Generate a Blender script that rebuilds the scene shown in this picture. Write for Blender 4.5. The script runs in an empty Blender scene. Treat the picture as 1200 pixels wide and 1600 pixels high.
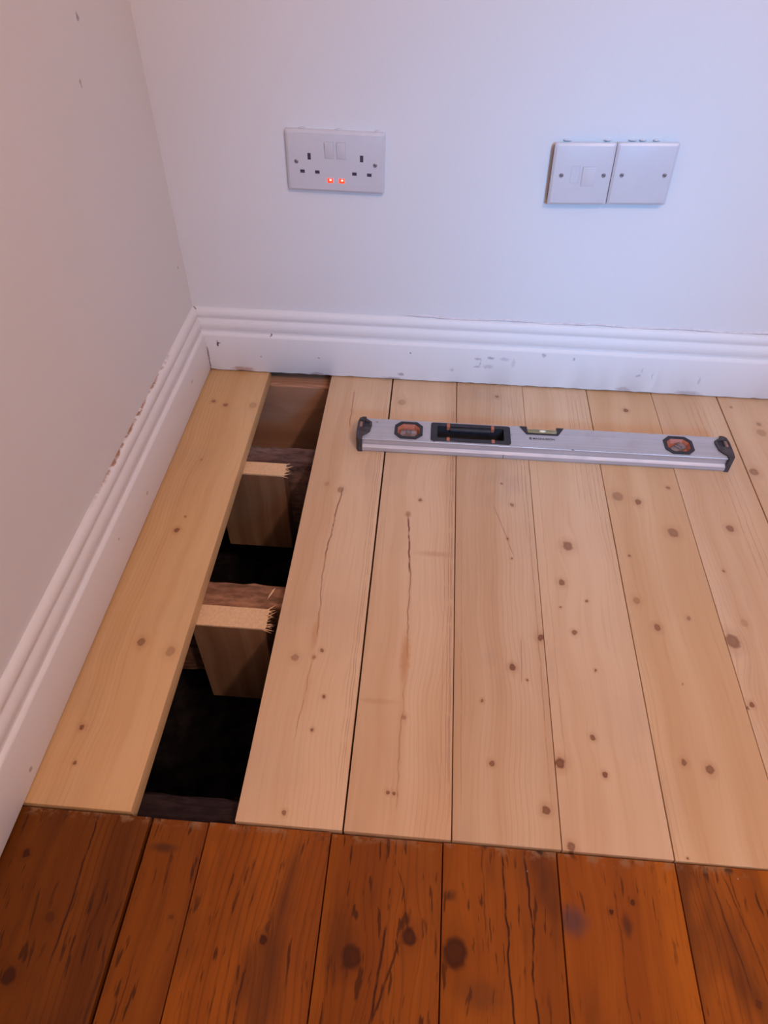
import bpy, bmesh, math, random
from mathutils import Vector, Matrix, Euler

random.seed(7)
SC = bpy.context.scene
COL = SC.collection

# ---------------------------------------------------------------- camera
cam_d = bpy.data.cameras.new('camera')
cam = bpy.data.objects.new('camera', cam_d)
COL.objects.link(cam)
cam.location = (0.40736, -1.08358, 0.77769)
cam.rotation_euler = (0.764849, -0.007530, 0.081159)
cam_d.sensor_fit = 'VERTICAL'
cam_d.sensor_height = 24.0
cam_d.lens = 1110.12 / 1600.0 * 24.0
cam_d.clip_start = 0.02
SC.camera = cam

# ---------------------------------------------------------------- world, window light, exposure
world = bpy.data.worlds.new('daylight_sky')
SC.world = world
world.use_nodes = True
wb = world.node_tree.nodes['Background']
wb.inputs['Color'].default_value = (0.62, 0.72, 1.0, 1)
wb.inputs['Strength'].default_value = 0.3


def area_light(name, loc, rot, sx, sy, power, color):
    l = bpy.data.lights.new(name, 'AREA')
    l.shape = 'RECTANGLE'
    l.size, l.size_y = sx, sy
    l.energy = power
    l.color = color
    o = bpy.data.objects.new(name, l)
    COL.objects.link(o)
    o.location = loc
    o.rotation_euler = rot
    return o


# cool daylight set at the rear window, beam narrowed and aimed to shape the wall gradient
win = area_light('window_daylight', (1.45, -2.93, 1.45), (math.radians(69), 0, math.radians(14.6)), 0.28, 0.6, 2.2, (0.13, 0.49, 1.0))
win.data.spread = math.radians(27)
# warm room lamp hanging from the ceiling, right of the gap
lamp_d = bpy.data.lights.new('ceiling_lamp_light', 'POINT')
lamp_d.energy = 57
lamp_d.color = (1.0, 0.70, 0.615)
lamp_d.shadow_soft_size = 0.06
lamp = bpy.data.objects.new('ceiling_lamp_light', lamp_d)
COL.objects.link(lamp)
lamp.location = (1.30, -1.85, 2.05)

SC.view_settings.view_transform = 'Standard'
SC.view_settings.look = 'None'
SC.view_settings.gamma = 1.0
SC.view_settings.use_curve_mapping = False
SC.view_settings.exposure = 0.0

D = 0.016            # wall plane lies this far behind the skirting face
ROOM_X1, ROOM_Y0, ROOM_H = 2.75, -2.95, 2.45


# ---------------------------------------------------------------- node helper
class NT:
    def __init__(self, name):
        self.m = bpy.data.materials.new(name)
        self.m.use_nodes = True
        self.t = self.m.node_tree
        self.b = self.t.nodes['Principled BSDF']

    def n(self, kind, **kw):
        nd = self.t.nodes.new(kind)
        for k, v in kw.items():
            setattr(nd, k, v)
        return nd

    def put(self, sock, v):
        if v is None:
            return
        if hasattr(v, 'is_output'):
            self.t.links.new(v, sock)
        elif isinstance(v, (tuple, list)) and len(v) == 3 and len(sock.default_value) == 4:
            sock.default_value = (*v, 1)
        else:
            sock.default_value = v

    def math(self, op, a, b=None, c=None, clamp=False):
        nd = self.n('ShaderNodeMath', operation=op, use_clamp=clamp)
        self.put(nd.inputs[0], a)
        self.put(nd.inputs[1], b)
        self.put(nd.inputs[2], c)
        return nd.outputs[0]

    def vmath(self, op, a, b=None):
        nd = self.n('ShaderNodeVectorMath', operation=op)
        self.put(nd.inputs[0], a)
        self.put(nd.inputs[1], b)
        return nd.outputs['Value'] if op in ('LENGTH', 'DISTANCE', 'DOT_PRODUCT') else nd.outputs[0]

    def maprange(self, v, a, b, c=0.0, d=1.0, smooth=True):
        nd = self.n('ShaderNodeMapRange')
        nd.interpolation_type = 'SMOOTHSTEP' if smooth else 'LINEAR'
        self.put(nd.inputs['Value'], v)
        for k, x in (('From Min', a), ('From Max', b), ('To Min', c), ('To Max', d)):
            self.put(nd.inputs[k], x)
        return nd.outputs[0]

    def noise(self, vec, scale, detail=2.0, rough=0.5, dist=0.0):
        nd = self.n('ShaderNodeTexNoise')
        self.put(nd.inputs['Vector'], vec)
        nd.inputs['Scale'].default_value = scale
        nd.inputs['Detail'].default_value = detail
        nd.inputs['Roughness'].default_value = rough
        nd.inputs['Distortion'].default_value = dist
        return nd.outputs[0]

    def mix(self, f, a, b, mode='MIX'):
        nd = self.n('ShaderNodeMix', data_type='RGBA', blend_type=mode)
        self.put(nd.inputs[0], f)
        self.put(nd.inputs[6], a)
        self.put(nd.inputs[7], b)
        return nd.outputs[2]

    def sep(self, v):
        nd = self.n('ShaderNodeSeparateXYZ')
        self.put(nd.inputs[0], v)
        return nd.outputs

    def comb(self, x, y, z):
        nd = self.n('ShaderNodeCombineXYZ')
        for i, v in enumerate((x, y, z)):
            self.put(nd.inputs[i], v)
        return nd.outputs[0]

    def coord(self):
        return self.n('ShaderNodeTexCoord').outputs['Object']

    def bump(self, h, strength, dist=0.001):
        nd = self.n('ShaderNodeBump')
        nd.inputs['Strength'].default_value = strength
        nd.inputs['Distance'].default_value = dist
        self.put(nd.inputs['Height'], h)
        self.put(self.b.inputs['Normal'], nd.outputs[0])

    def fin(self, col, rough=0.5, spec=0.5, metal=0.0):
        self.put(self.b.inputs['Base Color'], col)
        self.put(self.b.inputs['Roughness'], rough)
        self.put(self.b.inputs['Specular IOR Level'], spec)
        self.put(self.b.inputs['Metallic'], metal)
        return self.m


def ellipse_mask(t, vec, marks, soft=0.45):
    """soft-edged elliptical marks (x, y, z) (rx, ry, rz) strength, largest wins"""
    acc = None
    for c, r, s in marks:
        d = t.vmath('LENGTH', t.vmath('MULTIPLY', t.vmath('SUBTRACT', vec, c),
                                      tuple(1.0 / q if q else 0.0 for q in r)))
        m = t.maprange(d, 1.0 + soft, 1.0 - soft, 0.0, s)
        acc = m if acc is None else t.math('MAXIMUM', acc, m)
    return acc


def wood(name, light, dark, line, knotcol, org=(0, 0), knots=(), cracks=(), stains=(), seed=0.0,
         rings=0.5, ring_freq=55.0, rough=0.5, spec=0.4, old=False, gray=0.0):
    """sawn softwood running along local y: broad streaks, ring lines, knots where they are"""
    t = NT(name)
    co = t.coord()
    sx, sy, sz = t.sep(co)
    seedv = (seed * 3.1, seed * 1.7, seed * 0.9)
    cs = t.vmath('ADD', co, seedv)
    wob = t.noise(t.vmath('MULTIPLY', cs, (1.5, 2.2, 1.5)), 2.2, 2.0)
    x = t.math('ADD', sx, t.math('MULTIPLY', t.math('SUBTRACT', wob, 0.5), 0.035))
    jit = t.n('ShaderNodeTexNoise')
    jit.inputs['Scale'].default_value = 140.0
    t.put(jit.inputs['Vector'], cs)
    jv = t.vmath('MULTIPLY', t.vmath('SUBTRACT', jit.outputs['Color'], (0.5, 0.5, 0.5)), (0.005, 0.005, 0.0))
    kco = t.vmath('ADD', co, jv)
    kmask = halo = None
    for (kx, ky, r, s) in knots:
        c = (kx - org[0], ky - org[1], 0)
        dl = t.vmath('SUBTRACT', kco, c)
        d = t.vmath('LENGTH', t.vmath('MULTIPLY', dl, (1 / r, 0.85 / r, 0)))
        m = t.maprange(d, 1.25, 0.7, 0.0, s)
        ring = t.maprange(d, 0.9, 0.3, 0.0, 0.12)
        m = t.math('SUBTRACT', m, t.math('MULTIPLY', ring, m))
        h = t.maprange(d, 3.0, 0.9, 0.0, s)
        w = t.maprange(t.vmath('LENGTH', t.vmath('MULTIPLY', dl, (0.28 / r, 0.12 / r, 0))), 1.0, 0.1)
        x = t.math('SUBTRACT', x, t.math('MULTIPLY', t.math('MULTIPLY', t.math('SUBTRACT', sx, c[0]), w), 0.75))
        kmask = m if kmask is None else t.math('MAXIMUM', kmask, m)
        halo = h if halo is None else t.math('MAXIMUM', halo, h)
    g = t.comb(t.math('ADD', x, seed * 0.37), t.math('ADD', t.math('MULTIPLY', sy, 0.035), seed * 0.21),
               t.math('ADD', t.math('MULTIPLY', sz, 0.6), seed))
    broad = t.noise(g, 26.0, 2.0, 0.55)
    fine = t.noise(g, 230.0, 3.0, 0.6)
    patch = t.noise(cs, 5.5, 3.0, 0.55)
    col = t.mix(t.maprange(broad, 0.32, 0.70), light, dark)
    col = t.mix(t.maprange(fine, 0.45, 0.78, 0.0, 0.34 if old else 0.20), col, line)
    # annual ring lines, only in bands of the board
    rv = t.math('ADD', t.math('MULTIPLY', x, ring_freq * 2 * math.pi), t.math('MULTIPLY', broad, 9.0))
    rl = t.maprange(t.math('SINE', rv), 0.55, 1.0)
    band = t.maprange(t.noise(g, 11.0, 1.0), 0.50, 0.66)
    col = t.mix(t.math('MULTIPLY', t.math('MULTIPLY', rl, band), rings), col, line)
    col = t.mix(t.maprange(patch, 0.48, 0.75, 0.0, 0.30 if not old else 0.6), col, dark)
    if gray:
        gp = t.noise(t.vmath('MULTIPLY', cs, (1, 0.6, 1)), 9.0, 3.0, 0.6)
        col = t.mix(t.maprange(gp, 0.52, 0.72, 0.0, gray), col, (0.30, 0.22, 0.20))
    if old:
        fl = t.noise(t.comb(t.math('MULTIPLY', x, 1.0), t.math('MULTIPLY', sy, 0.13), seed), 190.0, 2.0, 0.55)
        flp = t.noise(cs, 11.0, 2.0)
        fm = t.math('MULTIPLY', t.maprange(fl, 0.585, 0.66), t.maprange(flp, 0.38, 0.56))
        col = t.mix(t.math('MULTIPLY', fm, 0.75), col, (0.035, 0.010, 0.003))
        st = t.noise(t.vmath('MULTIPLY', cs, (1.0, 0.35, 1.0)), 13.0, 3.0, 0.6)
        col = t.mix(t.maprange(st, 0.50, 0.72, 0.0, 0.75), col, (0.075, 0.022, 0.007))
    if halo is not None:
        col = t.mix(t.math('MULTIPLY', halo, 0.42 if not old else 0.30), col, line)
        col = t.mix(kmask, col, knotcol)
    for (x0, y0, x1, y1, wd, s) in cracks:
        x0, x1, y0, y1 = x0 - org[0], x1 - org[0], y0 - org[1], y1 - org[1]
        sl = (x1 - x0) / (y1 - y0)
        cx = t.math('ADD', t.math('MULTIPLY', t.math('SUBTRACT', sy, y0), sl), x0)
        wig = t.math('MULTIPLY', t.math('SUBTRACT', t.noise(t.comb(seed, t.math('MULTIPLY', sy, 1.0), x0), 22.0, 3.0), 0.5), 0.012 if wd >= 0.00095 else 0.004)
        dx = t.math('ABSOLUTE', t.math('SUBTRACT', t.math('ADD', sx, wig), cx))
        m = t.maprange(dx, wd, wd * 0.3)
        mid, half = (y0 + y1) / 2, abs(y1 - y0) / 2
        e = t.maprange(t.math('ABSOLUTE', t.math('SUBTRACT', sy, mid)), half, half * 0.7)
        br = t.maprange(t.noise(t.comb(sx, t.math('MULTIPLY', sy, 1.0), seed), 60.0, 2.0), 0.30, 0.52, 0.35, 1.0)
        col = t.mix(t.math('MULTIPLY', t.math('MULTIPLY', m, e), t.math('MULTIPLY', br, s)), col, knotcol)
    for (ex, ey, rx, ry, s, c3) in stains:
        m = ellipse_mask(t, kco, [((ex - org[0], ey - org[1], 0), (rx, ry, 0), s)], 0.7)
        col = t.mix(m, col, c3)
    if old:
        vo = t.n('ShaderNodeTexVoronoi')
        vo.inputs['Scale'].default_value = 55.0
        t.put(vo.inputs['Vector'], t.vmath('MULTIPLY', t.vmath('ADD', cs, (0.3, 0.1, 0.0)), (1, 0.7, 0)))
        pick = t.sep(vo.outputs['Color'])[0]
        sp = t.math('MULTIPLY', t.maprange(vo.outputs['Distance'], 0.07, 0.03), t.math('GREATER_THAN', pick, 0.90))
        col = t.mix(t.math('MULTIPLY', sp, 0.55), col, (0.45, 0.33, 0.25))
        # dirty, scuffed saw-cut end
        edge = t.maprange(t.math('ADD', sy, t.math('MULTIPLY', t.noise(cs, 40.0, 3.0), 0.014)), org_edge - 0.004, org_edge + 0.007)
        scuff = t.maprange(t.noise(cs, 70.0, 3.0, 0.65), 0.47, 0.60)
        col = t.mix(t.math('MULTIPLY', edge, t.math('MULTIPLY', scuff, 0.55)), col, (0.33, 0.20, 0.10))
        dk = t.maprange(t.noise(t.vmath('ADD', cs, (4, 2, 1)), 38.0, 2.0), 0.60, 0.68)
        col = t.mix(t.math('MULTIPLY', edge, t.math('MULTIPLY', dk, 0.9)), col, (0.02, 0.010, 0.006))
    t.bump(t.math('ADD', fine, t.math('MULTIPLY', broad, 0.6)), 0.12 if not old else 0.35, 0.0006)
    r = t.maprange(fine, 0.2, 0.8, rough - 0.06, rough + 0.08, False)
    return t.fin(col, r, spec)


org_edge = 0.0


def plain(name, col, rough=0.5, spec=0.5, metal=0.0, var=0.06, scale=60.0, bump=0.0):
    t = NT(name)
    co = t.coord()
    nz = t.noise(co, scale, 3.0, 0.6)
    c = t.mix(t.maprange(nz, 0.3, 0.7, 0.0, 1.0), tuple(q * (1 - var) for q in col), tuple(min(1, q * (1 + var)) for q in col))
    if bump:
        t.bump(nz, bump, 0.001)
    return t.fin(c, rough, spec, metal)


def wallpaint(name, col, marks=(), bump=0.12):
    t = NT(name)
    co = t.coord()
    a = t.noise(co, 3.0, 3.0, 0.5)
    c = t.mix(t.maprange(a, 0.3, 0.7), tuple(q * 0.975 for q in col), col)
    jit = t.n('ShaderNodeTexNoise')
    jit.inputs['Scale'].default_value = 160.0
    t.put(jit.inputs['Vector'], co)
    k = t.vmath('ADD', co, t.vmath('MULTIPLY', t.vmath('SUBTRACT', jit.outputs['Color'], (0.5, 0.5, 0.5)), (0.008, 0.008, 0.008)))
    groups = {}
    for c0, r0, s0, c3 in marks:
        groups.setdefault(c3, []).append((c0, r0, s0))
    for c3, g in groups.items():
        c = t.mix(ellipse_mask(t, k, g), c, c3)
    h = t.math('ADD', t.noise(co, 220.0, 2.0), t.math('MULTIPLY', t.noise(co, 14.0, 3.0), 3.0))
    t.bump(h, bump, 0.0012)
    return t.fin(c, 0.62, 0.25)


# ---------------------------------------------------------------- mesh helpers
def link(name, me, mat, parent=None, loc=None):
    o = bpy.data.objects.new(name, me)
    COL.objects.link(o)
    if mat is not None and me is not None:
        for mm in (mat if isinstance(mat, (list, tuple)) else [mat]):
            me.materials.append(mm)
    if parent is not None:
        o.parent = parent
    if loc is not None:
        o.location = loc
    return o


def finish(bm, name, smooth=0.0):
    bmesh.ops.recalc_face_normals(bm, faces=bm.faces)
    me = bpy.data.meshes.new(name)
    bm.to_mesh(me)
    bm.free()
    if smooth:
        for p_ in me.polygons:
            p_.use_smooth = True
        me.set_sharp_from_angle(angle=math.radians(smooth))
    return me


def add_box(bm, x0, x1, y0, y1, z0, z1):
    vs = [bm.verts.new((x, y, z)) for z in (z0, z1) for (x, y) in ((x0, y0), (x1, y0), (x1, y1), (x0, y1))]
    fs = [(0, 3, 2, 1), (4, 5, 6, 7), (0, 1, 5, 4), (1, 2, 6, 5), (2, 3, 7, 6), (3, 0, 4, 7)]
    out = [bm.faces.new([vs[i] for i in f]) for f in fs]
    return vs, out


def bevel(bm, w, seg=2, edges=None):
    bmesh.ops.bevel(bm, geom=list(edges if edges is not None else bm.edges), offset=w, segments=seg, affect='EDGES', profile=0.5)


def box_obj(name, b, mat, parent=None, bev=0.0, seg=2, origin=None, smooth=0.0):
    x0, x1, y0, y1, z0, z1 = b
    o = origin or ((x0 + x1) / 2, (y0 + y1) / 2, z0)
    bm = bmesh.new()
    add_box(bm, x0 - o[0], x1 - o[0], y0 - o[1], y1 - o[1], z0 - o[2], z1 - o[2])
    if bev:
        bevel(bm, bev, seg)
    return link(name, finish(bm, name, smooth or (40 if bev else 0)), mat, parent, o)


def add_prism(bm, pts, axis, a, b):
    """extrude polygon pts (2D) along axis from a to b; axis 'x': (y,z) 'y': (x,z) 'z': (x,y)"""
    def P(u, v, w):
        return {'x': (w, u, v), 'y': (u, w, v), 'z': (u, v, w)}[axis]
    A = [bm.verts.new(P(u, v, a)) for u, v in pts]
    B = [bm.verts.new(P(u, v, b)) for u, v in pts]
    n = len(pts)
    bm.faces.new(A)
    bm.faces.new(B[::-1])
    for i in range(n):
        bm.faces.new([A[i], B[i], B[(i + 1) % n], A[(i + 1) % n]])


def add_frame(bm, outer, inner, z0, z1, axis='z'):
    """ring between two outlines with the same number of points"""
    def P(u, v, w):
        return {'x': (w, u, v), 'y': (u, w, v), 'z': (u, v, w)}[axis]
    n = len(outer)
    o0 = [bm.verts.new(P(*p_, z0)) for p_ in outer]
    o1 = [bm.verts.new(P(*p_, z1)) for p_ in outer]
    i0 = [bm.verts.new(P(*p_, z0)) for p_ in inner]
    i1 = [bm.verts.new(P(*p_, z1)) for p_ in inner]
    for k in range(n):
        j = (k + 1) % n
        bm.faces.new([o0[k], o0[j], o1[j], o1[k]])
        bm.faces.new([i0[j], i0[k], i1[k], i1[j]])
        bm.faces.new([o1[k], o1[j], i1[j], i1[k]])
        bm.faces.new([o0[j], o0[k], i0[k], i0[j]])


def rrect(w, h, r, seg=4, cx=0.0, cy=0.0):
    pts = []
    for (sx, sy, a0) in ((1, 1, 0), (-1, 1, 90), (-1, -1, 180), (1, -1, 270)):
        for k in range(seg + 1):
            a = math.radians(a0 + 90 * k / seg)
            pts.append((cx + sx * (w / 2 - r) + r * math.cos(a), cy + sy * (h / 2 - r) + r * math.sin(a)))
    return pts


def empty(name, loc, rot=(0, 0, 0), parent=None):
    o = bpy.data.objects.new(name, None)
    COL.objects.link(o)
    o.location = loc
    o.rotation_euler = rot
    o.empty_display_size = 0.05
    if parent is not None:
        o.parent = parent
    return o


def tag(o, label, cat=None, group=None, kind=None):
    o['label'] = label
    if cat:
        o['category'] = cat
    if group:
        o['group'] = group
    if kind:
        o['kind'] = kind
    return o


# ---------------------------------------------------------------- room shell
WHITE = (0.78, 0.77, 0.77)
DIRT = (0.20, 0.13, 0.12)
M_wall_b = wallpaint('white_wall_paint_back', WHITE)
M_wall_l = wallpaint('white_wall_paint_left', WHITE, [
    ((-D, -0.1511, 0.5826), (0.02, 0.0028, 0.0042), 0.75, (0.30, 0.22, 0.24)),
    ((-D, -0.1873, 0.5254), (0.02, 0.0024, 0.0038), 0.6, (0.30, 0.22, 0.24)),
    ((-D, -0.0134, 0.2096), (0.02, 0.0016, 0.002), 0.8, (0.30, 0.22, 0.24))])
M_wall = wallpaint('unseen_wall_bounce_cut', (0.40, 0.36, 0.35))  # unseen walls, colour darkened to cut the bounced light
M_ceil = wallpaint('ceiling_paint', (0.80, 0.78, 0.77))


def shell(name, b, mat, label, cat='wall'):
    bm = bmesh.new()
    add_box(bm, *b)
    o = link(name, finish(bm, name), mat)
    return tag(o, label, cat, None, 'structure')


shell('wall_back', (-D - 0.1, ROOM_X1 + 0.1, D, D + 0.1, 0.0, ROOM_H), M_wall_b, 'white painted wall behind the sockets and skirting', 'wall')
shell('wall_left', (-D - 0.1, -D, ROOM_Y0, D, 0.0, ROOM_H), M_wall_l, 'white painted side wall at the left with small scuffs', 'wall')
shell('wall_right', (ROOM_X1, ROOM_X1 + 0.1, ROOM_Y0, D, 0.0, ROOM_H), M_wall, 'unseen wall opposite the left wall, toned down to cut bounced light', 'wall')
shell('ceiling', (-D - 0.1, ROOM_X1 + 0.1, ROOM_Y0 - 0.1, D + 0.1, ROOM_H, ROOM_H + 0.1), M_ceil, 'plain white ceiling over the room', 'ceiling')

# rear wall with the window opening
bm = bmesh.new()
wx0, wx1, wz0, wz1 = 0.82, 2.02, 0.98, 2.26
add_box(bm, -D - 0.1, wx0, ROOM_Y0 - 0.1, ROOM_Y0, 0, ROOM_H)
add_box(bm, wx1, ROOM_X1 + 0.1, ROOM_Y0 - 0.1, ROOM_Y0, 0, ROOM_H)
add_box(bm, wx0, wx1, ROOM_Y0 - 0.1, ROOM_Y0, 0, wz0)
add_box(bm, wx0, wx1, ROOM_Y0 - 0.1, ROOM_Y0, wz1, ROOM_H)
tag(link('wall_rear', finish(bm, 'wall_rear'), M_wall), 'unseen wall with the window behind the viewer, toned down to cut bounced light', 'wall', None, 'structure')
M_gloss = wallpaint('white_gloss_frame', (0.82, 0.80, 0.79), (), 0.03)
bm = bmesh.new()
add_frame(bm, [(wx0, wz0), (wx1, wz0), (wx1, wz1), (wx0, wz1)],
          [(wx0 + .05, wz0 + .05), (wx1 - .05, wz0 + .05), (wx1 - .05, wz1 - .05), (wx0 + .05, wz1 - .05)], ROOM_Y0 - 0.09, ROOM_Y0 - 0.03, 'y')
add_box(bm, (wx0 + wx1) / 2 - .025, (wx0 + wx1) / 2 + .025, ROOM_Y0 - 0.08, ROOM_Y0 - 0.04, wz0 + .05, wz1 - .05)
tag(link('window_1', finish(bm, 'window_1'), M_gloss), 'white two-pane window frame in the rear wall', 'window', None, 'structure')

# ---------------------------------------------------------------- skirting boards
# profile: (distance in front of the wall, height)
PROF = [(0.0, 0.0015), (0.0155, 0.0015), (0.016, 0.003), (0.016, 0.0735), (0.0155, 0.0752), (0.0135, 0.0772), (0.0108, 0.0786),
        (0.0102, 0.0815), (0.0112, 0.0850), (0.0122, 0.0895), (0.0118, 0.0945), (0.0102, 0.0992), (0.0078, 0.1022),
        (0.0070, 0.1040), (0.0074, 0.1062), (0.0084, 0.1085), (0.0084, 0.1130), (0.0072, 0.1170), (0.0046, 0.1205), (0.0012, 0.1222), (0.0, 0.1222)]

paint_marks = [
    ((0.0004, 0, 0.0220), (0.0016, .02, 0.0300), 0.75, (0.10, 0.06, 0.05)),
    ((-0.0125, 0.012, 0.1205), (0.0030, .02, 0.0022), 0.8, (0.16, 0.07, 0.05)),
    ((0.0220, 0, 0.0585), (0.0016, .02, 0.0060), 0.95, (0.06, 0.03, 0.03)),
    ((0.0245, 0, 0.0600), (0.0028, .02, 0.0016), 0.95, (0.06, 0.03, 0.03)),
    ((0.1213, 0.004, 0.0790), (0.0014, .02, 0.0030), 0.8, (0.10, 0.06, 0.06)),
    ((0.0629, 0, 0.0050), (0.0190, .02, 0.0060), 0.7, (0.46, 0.27, 0.19)),
    ((0.2004, 0, 0.0030), (0.0120, .02, 0.0045), 0.6, (0.46, 0.30, 0.26)),
    ((0.3717, 0, 0.0590), (0.0017, .02, 0.0017), 0.9, DIRT),
    ((0.3560, 0, 0.0130), (0.0048, .02, 0.0034), 0.7, (0.34, 0.28, 0.29)),
    ((0.3400, 0, 0.0030), (0.0180, .02, 0.0035), 0.6, (0.36, 0.29, 0.28)),
    ((0.4930, 0, 0.0545), (0.0050, .02, 0.0026), 0.6, (0.34, 0.30, 0.36)),
    ((0.5153, 0, 0.0572), (0.0062, .02, 0.0028), 0.7, (0.34, 0.30, 0.36)),
    ((0.5400, 0, 0.0565), (0.0080, .02, 0.0026), 0.35, (0.34, 0.30, 0.36)),
    ((0.4930, 0, 0.0380), (0.0060, .02, 0.0024), 0.5, (0.34, 0.30, 0.36)),
    ((0.4975, 0, 0.0450), (0.0012, .02, 0.0070), 0.45, (0.34, 0.30, 0.36)),
    ((0.5120, 0, 0.0395), (0.0080, .02, 0.0040), 0.35, (0.34, 0.30, 0.36)),
    ((0.5560, 0, 0.0500), (0.0030, .02, 0.0080), 0.25, (0.34, 0.30, 0.36)),
    ((0.6068, 0, 0.0690), (0.0036, .02, 0.0036), 0.6, (0.34, 0.30, 0.36)),
    ((0.4482, 0, 0.0284), (0.0030, .02, 0.0030), 0.4, (0.40, 0.33, 0.38)),
    ((0.6600, 0, 0.0640), (0.0022, .02, 0.0030), 0.5, DIRT),
    ((0.7590, 0, 0.0060), (0.0120, .02, 0.0055), 0.5, (0.45, 0.37, 0.38)),
    ((0.7786, 0, 0.0370), (0.0040, .02, 0.0022), 0.5, (0.34, 0.26, 0.28)),
    ((0.7830, 0, 0.0480), (0.0014, .02, 0.0050), 0.35, (0.34, 0.26, 0.28)),
    ((0.8030, 0, 0.0380), (0.0014, .02, 0.0060), 0.35, (0.34, 0.26, 0.28)),
    ((0.8750, 0, 0.0050), (0.0220, .02, 0.0050), 0.5, (0.42, 0.34, 0.34)),
    ((0.8860, 0, 0.0330), (0.0020, .02, 0.0070), 0.35, (0.34, 0.26, 0.28)),
    ((0.2060, 0, 0.0380), (0.0020, .02, 0.0014), 0.6, DIRT),
    ((0.1000, 0, 0.0360), (0.0020, .02, 0.0020), 0.45, DIRT)]
M_skirt_b = wallpaint('white_gloss_skirting_back', (0.80, 0.785, 0.785), paint_marks, 0.06)


def skirt_left_mat():
    t = NT('white_gloss_skirting_left')
    co = t.coord()
    sx, sy, sz = t.sep(co)
    c = (0.80, 0.785, 0.785)
    # brown bare line where the filler along the top has cracked away
    nz = t.noise(t.vmath('MULTIPLY', co, (1, 0.5, 1)), 60.0, 3.0, 0.6)
    m = t.maprange(t.math('ADD', sz, t.math('MULTIPLY', t.math('SUBTRACT', nz, 0.5), 0.006)), 0.1206, 0.1222)
    rng = t.math('MULTIPLY', t.maprange(sy, -0.50, -0.40), t.maprange(sy, -0.09, -0.22))
    dash = t.maprange(t.noise(co, 90.0, 2.0), 0.36, 0.56)
    c = t.mix(t.math('MULTIPLY', t.math('MULTIPLY', m, rng), t.math('MULTIPLY', dash, 0.9)), c, (0.30, 0.13, 0.05))
    g = ellipse_mask(t, co, [((0, -0.10, 0.045), (.02, .006, .002), 0.35), ((0, -0.36, 0.030), (.02, .003, .003), 0.5),
                             ((0, -0.780, 0.018), (.02, .003, .003), 0.6), ((0, -0.47, 0.05), (.02, .002, .002), 0.5)])
    c = t.mix(g, c, DIRT)
    t.bump(t.noise(co, 30.0, 3.0), 0.06, 0.001)
    return t.fin(c, 0.45, 0.35)


def skirting(name, along, a, b, mat, label, seg, rough):
    bm = bmesh.new()
    rows = []
    n = len(PROF)
    for k in range(seg + 1):
        w = a + (b - a) * k / seg
        row = []
        for i, (off, z) in enumerate(PROF):
            ww = w
            if k == 0 or k == seg:
                # mitre towards the room corner at the end next to it
                if along == 'x' and k == 0:
                    ww = -D + off
                if along == 'y' and k == seg:
                    ww = D - off
            zz = z
            if i in (1, 2) and rough:
                zz += rough * max(0.0, random.gauss(0.2, 0.8))
            if i == n - 2 and rough:
                zz += rough * random.uniform(-0.5, 0.5)
            v = (ww, D - off, zz) if along == 'x' else (-D + off, ww, zz)
            row.append(bm.verts.new(v))
        rows.append(row)
    for k in range(seg):
        for i in range(n):
            j = (i + 1) % n
            bm.faces.new([rows[k][i], rows[k + 1][i], rows[k + 1][j], rows[k][j]])
    bm.faces.new(rows[0])
    bm.faces.new(rows[-1][::-1])
    o = link(name, finish(bm, name, 38), mat)
    return tag(o, label, 'skirting board', None, 'structure')


sk_b = skirting('baseboard_back', 'x', -D, ROOM_X1, M_skirt_b, 'white moulded skirting with chipped paint below the sockets', 260, 0.0013)
sk_l = skirting('baseboard_left', 'y', ROOM_Y0, D, skirt_left_mat(), 'white moulded skirting along the left wall beside the single board', 120, 0.0)

# irregular ridge of filler where the back skirting meets the plaster
bm = bmesh.new()
prev = None
N = 90
for k in range(N + 1):
    x = 0.345 + 0.80 * k / N
    r = 0.0028 * (0.75 + 0.4 * random.random()) * min(1.0, 0.25 + k / 6)
    zc = 0.1242 + 0.0012 * math.sin(k * 0.37) + random.uniform(-0.0004, 0.0004)
    ring = [bm.verts.new((x, D + 0.0008 - r * 1.1 * math.cos(q), zc + r * 0.9 * math.sin(q))) for q in [i * math.pi / 3 for i in range(6)]]
    if prev:
        for i in range(6):
            bm.faces.new([prev[i], ring[i], ring[(i + 1) % 6], prev[(i + 1) % 6]])
    prev = ring
link('filler_ridge', finish(bm, 'filler_ridge', 60), plain('painted_filler', (0.70, 0.65, 0.66), 0.7, 0.2, 0, 0.08, 120), sk_b)

# ---------------------------------------------------------------- floor: void, joists, boards
TH = 0.022   # board thickness
floor = empty('floor', (0, 0, 0))
tag(floor, 'wooden floor of pale new boards meeting stained old boards over open joists', 'floor', None, 'structure')

M_void = plain('shade_dark_earth', (0.020, 0.015, 0.014), 0.95, 0.1, 0, 0.5, 35, 0.8)  # earth kept near black to paint in the shade of the void
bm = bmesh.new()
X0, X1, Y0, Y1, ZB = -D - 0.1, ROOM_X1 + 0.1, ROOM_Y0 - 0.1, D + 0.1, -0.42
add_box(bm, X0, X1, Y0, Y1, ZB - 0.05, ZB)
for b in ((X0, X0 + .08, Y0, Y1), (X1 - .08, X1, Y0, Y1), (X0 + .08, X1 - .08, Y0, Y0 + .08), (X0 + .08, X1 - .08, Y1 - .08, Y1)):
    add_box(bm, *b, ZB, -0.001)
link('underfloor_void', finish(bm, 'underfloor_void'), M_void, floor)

JD, JL, JN = (0.115, 0.060, 0.042), (0.19, 0.105, 0.075), (0.045, 0.022, 0.015)


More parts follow.
